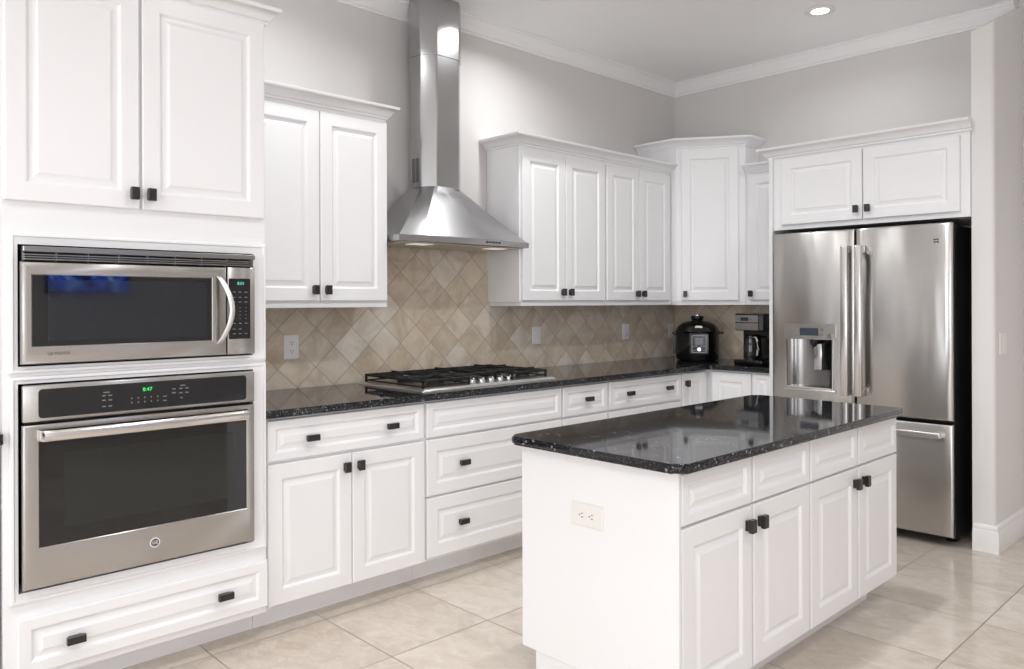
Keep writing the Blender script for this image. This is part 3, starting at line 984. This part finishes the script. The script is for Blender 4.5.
d2 = curved_door('door', RXM + .004, RX1, .690, 1.772)
d3 = curved_door('freezer_drawer', RX0, RX1, .057, .672)
F = facey(RY, .003)
# dispenser: frame, control strip, recess, nozzle, paddle, tray
bm = B()
fy = .004
rrect(bm, F, 1.272, 1.594, 1.114, 1.208, .006, -.004, .006); dp = build('dispenser_panel', bm, M['steel_light'], d1, 30)
bm = B(); rrect(bm, F, 1.375, 1.492, 1.136, 1.182, .003, .0062, .0072); build('display', bm, M['bluelcd'], d1)
for (x, z, q) in ((1.350, 1.172, .009), (1.350, 1.148, .009), (1.515, 1.172, .009), (1.515, 1.148, .009), (1.562, 1.135, .015)):
    bm = B(); disc(bm, F, x, z, q, .0062, .0085, 16)
    build('dispenser_button', bm, M['chrome'], d1, 30)
bm = B()
# recess shell
x0, x1, z0, z1 = HOLE
cyl = []
for k in range(13):
    t = k / 12
    cyl.append((x0 + (x1 - x0) * t, RY + .006 + .052 * math.sin(PI * t) ** .5))
lo = [bm.verts.new((x, y, z0)) for x, y in cyl]; hi = [bm.verts.new((x, y, z1)) for x, y in cyl]
quad_ring(bm, lo, hi, False); bm.faces.new(lo); bm.faces.new(hi)
build('recess', bm, metal('recess_steel', (.24, .235, .23), .18), d1, 40)
bm = B(); 
box(bm, F, 1.270, 1.596, .796, .811, -.006, .012, .003, 2)
box(bm, F, x0 + .004, x1 - .008, .8125, .820, -.046, .006)
build('drip_tray', bm, M['steel_light'], d1, 30)
bm = B()
lathe(bm, lambda a, b, c: Vector((a, c, b)), [(.028, 1.111), (.028, 1.085), (.020, 1.075), (.012, 1.065), (.012, 1.06)], 16, 1.458, RY + .03)
box(bm, F, 1.505, 1.512, .925, 1.09, -.035, -.010)
build('nozzle', bm, M['black'], d1, 40)
bm = B(); box(bm, F, 1.452, 1.502, .925, 1.085, -.030, -.018, .004, 2); build('paddle', bm, metal('paddle_steel', (.55, .55, .55), .2), d1, 30)
for (a0, a1) in ((x0 - .005, x0 + .001), (x1 - .005, x1 + .001)):
    bm = B(); box(bm, F, a0, a1, z0, z1, -.006, .004)
    build('dispenser_trim', bm, M['steel_light'], d1)
def bar_handle(par, a, z0, z1):
    bm = B()
    w = .021
    box(bm, F, a - w, a + w, z0, z1, .040, .068, .008, 3)
    for z in (z0 + .0, z1 - .045): box(bm, F, a - w + .002, a + w - .002, z, z + .045, -.006, .045, .004, 2)
    build('handle', bm, M['steel_light'], par, 35)
bar_handle(d1, 1.672, .790, 1.672)
bar_handle(d2, 1.752, .790, 1.672)
bm = B()
box(bm, F, 1.268, 2.188, .600, .632, .042, .066, .007, 3)
for x in (1.268, 2.143): box(bm, F, x, x + .045, .602, .630, -.006, .046, .004, 2)
build('handle', bm, M['steel_light'], d3, 35)
bm = B(); 
for (a, b) in ((-.011, .008), (.003, .008), (-.011, -.006), (.003, -.006)):
    rrect(bm, F, 2.150 + a, 2.150 + a + .009, 1.672 + b, 1.672 + b + .006, .002, -.004, .0005)
build('badge', bm, M['slot'], d2)

# ------------------------------------------------------------------ island
IX0, IX1, IY0, IY1 = 1.636, 2.301, -3.328, -1.634
r = thing('kitchen_island', 'white kitchen island base with four drawer fronts over four raised-panel doors', 'island', ((IX0 + IX1) / 2, (IY0 + IY1) / 2, 0))
bm = B(); box(bm, WORLD, IX0, IX1 - .021, IY0 + .0125, IY1, .115, .8395, .001); build('body', bm, M['cab'], r)
bm = B(); box(bm, WORLD, IX0 - .001, IX1 - .001, IY0, IY0 + .012, .117, .8395, .001); build('end_panel', bm, M['cab'], r)
bm = B(); box(bm, WORLD, IX0 + .055, IX1 - .11, IY0 + .012, IY1 - .06, 0, .1145); build('toe_kick', bm, M['cab'], r)
FI = facex(IX1)
IZ0, IZ1, IW0, IW1 = .120, .662, .671, .828
edges = [(-3.311, -2.902), (-2.889, -2.483), (-2.469, -2.055), (-2.038, -1.636)]
for i, (a, b) in enumerate(edges):
    doors(r, FI, [('drawer_front', a, b, IW0, IW1, [])])
kn = [-2.936, -2.856, -2.088, -2.004]
for i, (a, b) in enumerate(edges):
    doors(r, FI, [('door', a, b, IZ0, IZ1, [(kn[i], .603, 'v')])])
bm = B()
pts = round_poly([(1.606, -3.372), (2.338, -3.372), (2.338, -1.630), (1.606, -1.630)], .035, 6)
prism(bm, pts, .840, .870, .012, 4)
tagged(build('island_countertop', bm, M['granite'], None, 40, .3), 'black granite slab with rounded edges on top of the white island', 'countertop')

# ------------------------------------------------------------------ outlets and switches
def outlet(F, a, b, w, h, label, kind, group, name):
    """a plate on a surface; kind duplex / rocker / blank, drawn upright or lying"""
    o = F(a, b, 0)
    PM = M['plate_cream'] if name == 'island_outlet' else M['plate']
    r = thing(name, label, 'outlet' if 'outlet' in name else 'switch', o, group)
    bm = B()
    door(bm, F, a - w / 2, a + w / 2, b - h / 2, b + h / 2, .0005, 'flat')
    bm.free(); bm = B()
    rings = [(0, .0006), (.001, .004), (.004, .006)]
    prev = None
    for ins, c in rings:
        q = [bm.verts.new(F(x, y, c)) for x, y in ((a - w / 2 + ins, b - h / 2 + ins), (a + w / 2 - ins, b - h / 2 + ins), (a + w / 2 - ins, b + h / 2 - ins), (a - w / 2 + ins, b + h / 2 - ins))]
        if prev: quad_ring(bm, prev, q)
        else: bm.faces.new(q)
        prev = q
    bm.faces.new(prev)
    build('plate', bm, PM, r, 30)
    lying = w > h
    T = (lambda u, v: (a + v, b + u)) if lying else (lambda u, v: (a + u, b + v))
    if kind == 'duplex':
        for s in (-.021, .021):
            bm = B()
            c0 = T(0, s)
            rrect(bm, F, c0[0] - .016, c0[0] + .016, c0[1] - .016, c0[1] + .016, .007, .0062, .0078)
            k = build('socket', bm, PM, r, 30)
            bm = B()
            for (u, v, du, dv_) in ((-.006, .003, .0012, .0045), (.006, .003, .0012, .004), (0, -.008, .0022, .0022)):
                p = T(u, s + v)
                if lying: du, dv_ = dv_, du
                box(bm, F, p[0] - du, p[0] + du, p[1] - dv_, p[1] + dv_, .0079, .0082)
            build('slots', bm, M['slot'], k)
    elif kind == 'rocker':
        bm = B(); box(bm, F, a - .017, a + .017, b - .033, b + .033, .0062, .0095, .002, 2); build('rocker', bm, PM, r, 30)
    return r
FW = facex(TF)
outlet(FW, -3.369, 1.122, .082, .122, 'ivory duplex outlet on the tile between oven tower and cooktop', 'duplex', 'plates on the tiled wall', 'wall_outlet')
outlet(FW, -1.601, 1.124, .078, .118, 'ivory switch plate on the tile just right of the cooktop', 'rocker', 'plates on the tiled wall', 'wall_switch')
outlet(FW, -.650, 1.124, .078, .118, 'ivory switch plate on the tile left of the pressure cooker', 'rocker', 'plates on the tiled wall', 'wall_switch')
outlet(FW, -.070, 1.112, .078, .118, 'ivory plate partly hidden behind the pressure cooker in the corner', 'rocker', 'plates on the tiled wall', 'wall_switch')
outlet(facey(IY0), 1.945, .640, .138, .078, 'white horizontal duplex outlet on the island end panel', 'duplex', None, 'island_outlet')
outlet(facex(SX1), -.425, 1.115, .115, .120, 'white light switch on the stub wall right of the refrigerator', 'rocker', None, 'light_switch')

# ------------------------------------------------------------------ pressure cooker
PX, PY, PZ = .395, -.285, .9125
r = thing('pressure_cooker', 'black round electric pressure cooker with domed lid in the counter corner', 'pressure cooker', (PX, PY, PZ))
VF = lambda a, b, c: Vector((PX + a, PY + c, PZ + b))
bm = B(); lathe(bm, VF, [(.125, 0), (.150, .006), (.158, .03), (.160, .10), (.160, .195), (.156, .205)], 40); build('body', bm, M['black'], r, 40)
bm = B(); lathe(bm, VF, [(.162, .206), (.164, .214), (.158, .222), (.150, .240), (.130, .262), (.100, .280), (.065, .290), (0, .292)], 40); lid = build('lid', bm, M['black'], r, 40)
bm = B()
fc = Vector((.60, -.80)).normalized()      # direction the front looks
tc = Vector((-fc.y, fc.x))
FP = X3((PX + fc.x * .150, PY + fc.y * .150, PZ), (tc.x, tc.y, 0), (fc.x, fc.y, 0))
lathe(bm, VF, [(.040, .2925), (.042, .300), (.050, .316), (.048, .326), (.030, .330), (0, .331)], 28)
kb = build('lid_handle', bm, M['black'], lid, 40)
bm = B(); lathe(bm, VF, [(.026, .3312), (.026, .334), (0, .335)], 20); build('valve_cap', bm, M['chrome'], lid, 40)
bm = B()
rrect(bm, FP, -.066, .066, .055, .200, .010, -.02, .016); cp = build('control_panel', bm, M['black'], r, 30)
bm = B()
fr0 = round_poly([(-.052, .064), (.052, .064), (.052, .190), (-.052, .190)], .008, 4)
fr1 = round_poly([(-.047, .069), (.047, .069), (.047, .185), (-.047, .185)], .006, 4)
a_ = [bm.verts.new(FP(a, b, .0165)) for a, b in fr0]; b_ = [bm.verts.new(FP(a, b, .0165)) for a, b in fr1]
a2 = [bm.verts.new(FP(a, b, .018)) for a, b in fr0]; b2 = [bm.verts.new(FP(a, b, .018)) for a, b in fr1]
quad_ring(bm, a_, a2); quad_ring(bm, a2, b2); quad_ring(bm, b2, b_); quad_ring(bm, b_, a_)
build('panel_frame', bm, M['grey'], cp, 30)
bm = B(); box(bm, FP, -.030, .030, .120, .172, .0162, .0175); build('display', bm, plain('grey_display', (.16, .17, .18), .2), cp)
bm = B(); disc(bm, FP, 0, .088, .014, .0162, .021, 18); build('start_button', bm, M['chrome'], cp, 30)
bm = B()
for a, b in ((-.036, .110), (-.018, .110), (.018, .110), (.036, .110), (-.034, .082), (.034, .082)): box(bm, FP, a - .006, a + .006, b - .002, b + .002, .0162, .0172)
build('key_lettering', bm, M['grey'], cp)
for s in (-1, 1):
    bm = B()
    q = Vector((tc.x * s, tc.y * s, 0))
    FH = X3((PX, PY, PZ), tuple(q), (fc.x, fc.y, 0))
    box(bm, FH, .150, .186, .195, .212, -.035, .035, .005, 2)
    build('side_handle', bm, M['black'], r, 35)
bm = B()
FH = X3((PX, PY, PZ), (-tc.x, -tc.y, 0), (fc.x, fc.y, 0))
box(bm, FH, .158, .176, .045, .192, -.02, .02, .003)
build('condensation_cup', bm, plain('smoky_cup', (.07, .07, .07), .12), r, 30)
bm = B(); rrect(bm, X3((PX + fc.x * .128, PY + fc.y * .128, PZ), (tc.x, tc.y, 0), (fc.x, fc.y, 0)), -.026, .026, .236, .258, .010, -.03, .018); build('badge', bm, M['steel_dark'], lid, 30)  # lid plate added where a highlight falls, the highlight put into the shape

# ------------------------------------------------------------------ coffee maker
QX0, QX1, QY0, QY1, QZ = .796, 1.005, -.45, -.17, .9125
r = thing('coffee_maker', 'black and stainless drip coffee maker with glass carafe beside the refrigerator panel', 'coffee maker', ((QX0 + QX1) / 2, -.28, QZ))
F = facey(QY0 + .02)
bm = B(); box(bm, WORLD, QX0 - .006, QX1, QY0, QY1, QZ, QZ + .035, .008, 2); build('base', bm, M['black'], r, 30)
bm = B(); box(bm, WORLD, QX0 + .004, QX1 - .004, -.335, QY1, QZ + .0355, QZ + .232, .004); build('column', bm, M['black'], r, 30)
bm = B(); box(bm, WORLD, QX0 - .004, QX1, QY0 + .02, QY1, QZ + .2325, QZ + .352, .006, 2); top = build('head', bm, M['black'], r, 30)
bm = B(); rrect(bm, F, QX0 + .002, QX0 + .172, QZ + .290, QZ + .338, .003, .0002, .004); rrect(bm, F, QX0 + .002, QX0 + .172, QZ + .238, QZ + .284, .003, .0002, .004)
build('front_plate', bm, metal('grey_steel_plate', (.42, .42, .43), .3), top, 30)
bm = B(); box(bm, F, QX0 + .177, QX1 - .004, QZ + .240, QZ + .335, .0002, .003); build('side_plate', bm, plain('dark_grey_plate', (.07, .07, .075), .3), top, 30)
bm = B(); rrect(bm, F, QX0 + .040, QX0 + .100, QZ + .300, QZ + .325, .003, .0042, .0055); build('display', bm, plain('lcd_dark', (.03, .03, .035), .2), top)
bm = B()
for a in (.018, .026, .112, .122): disc(bm, F, QX0 + a, QZ + .312, .003, .0042, .0055, 10)
build('button', bm, M['slot'], top)
bm = B()
KX, KY2 = QX0 + .085, -.378
VC = lambda a, b, c: Vector((KX + a, KY2 + c, QZ + .036 + b))
lathe(bm, VC, [(.034, 0), (.039, .006), (.042, .03), (.042, .070), (.039, .105), (.034, .130), (.035, .145)], 28)
cf = build('carafe', bm, M['coffeeglass'], r, 50)
bm = B(); lathe(bm, VC, [(.0355, .1455), (.038, .148), (.038, .160), (.025, .166), (0, .167)], 28); build('carafe_lid', bm, M['black'], cf, 40)
bm = B(); lathe(bm, VC, [(.0385, .004), (.0415, .008), (.0432, .014), (.0395, .014)], 28); build('carafe_band', bm, M['chrome'], cf, 40)
bm = B()
hpts = [VC(.030, .150, -.018), VC(.056, .152, -.026), VC(.068, .125, -.030), VC(.070, .070, -.030), VC(.064, .030, -.028)]
tube(bm, hpts, .008, 10)
build('carafe_handle', bm, M['steel_light'], cf, 50)

# ------------------------------------------------------------------ recessed ceiling lights
lights = [(1.546, -.74, 'recessed ceiling light above the refrigerator, nearest the back wall', 8),
          (.590, -2.110, 'recessed ceiling light above the range hood, cut by the top edge', 24),
          (2.05, -2.2, 'recessed ceiling light over the far half of the island', 30),
          (2.05, -3.7, 'recessed ceiling light over the near half of the island', 19),
          (.62, -3.55, 'recessed ceiling light in front of the oven tower', 20),
          (4.4, -1.9, 'added unseen recessed ceiling light beyond the stub wall right of the refrigerator', 20),  # from here on, unseen lights added to fill the room
          (3.8, -3.6, 'added unseen recessed ceiling light over the open floor right of the island', 34),
          (3.8, -6.2, 'added unseen recessed ceiling light in the room behind the camera', 34),
          (1.8, -6.2, 'added unseen recessed ceiling light behind the camera, near the left wall', 34)]
for x, y, lb, pw in lights:
    r = thing('recessed_ceiling_light', lb, 'ceiling light', (x, y, CEIL), 'recessed lights in the ceiling')
    VL = lambda a, b, c: Vector((x + a, y + c, CEIL + b))
    bm = B(); lathe(bm, VL, [(.085, -.0005), (.088, -.004), (.082, -.008), (.066, -.009), (.052, -.006), (.050, -.0005)], 32); build('trim_ring', bm, M['plate_cream'], r, 40)
    bm = B(); lathe(bm, VL, [(.048, -.001), (.048, -.004), (.036, -.006), (0, -.007)], 28); build('lens', bm, M['lampglow'], r, 40)
    d = bpy.data.lights.new('bulb_light', 'AREA')
    d.shape = 'DISK'; d.size = .12; d.energy = pw * .42; d.color = (.985, .99, 1.0); d.spread = math.radians(150)
    lo_ = bpy.data.objects.new('bulb_light', d)
    COL.objects.link(lo_); lo_.parent = r; lo_.location = (0, 0, -.015)

# unseen screen, added to stand in for the source of the microwave's blue reflection
r = thing('standin_screen', 'added blue screen, unseen, standing in for what the microwave window mirrors', 'standin_screen', (XR - .04, -2.95, 1.15))
bm = B(); box(bm, WORLD, XR - .055, XR - .001, -3.30, -2.52, 1.45, 1.93, .006, 2); build('casing', bm, M['black'], r, 30)
m, nt, b = new_mat('standin_screen_glow')
b.inputs['Base Color'].default_value = (.01, .01, .02, 1)
f = noise(nt, pos(nt), 3.2, 2, .5, 1.6)
c = ramp(nt, f, [(.40, (.0, .01, .08)), (.52, (.01, .10, .9)), (.66, (.5, .9, 1.0))])
L(nt, c, b.inputs['Emission Color']); b.inputs['Emission Strength'].default_value = 3.5
bm = B(); box(bm, WORLD, XR - .0565, XR - .0553, -3.28, -2.54, 1.47, 1.91); build('screen', bm, m, r)

for o in bpy.data.objects:
    if '_o' in o.keys(): del o['_o']
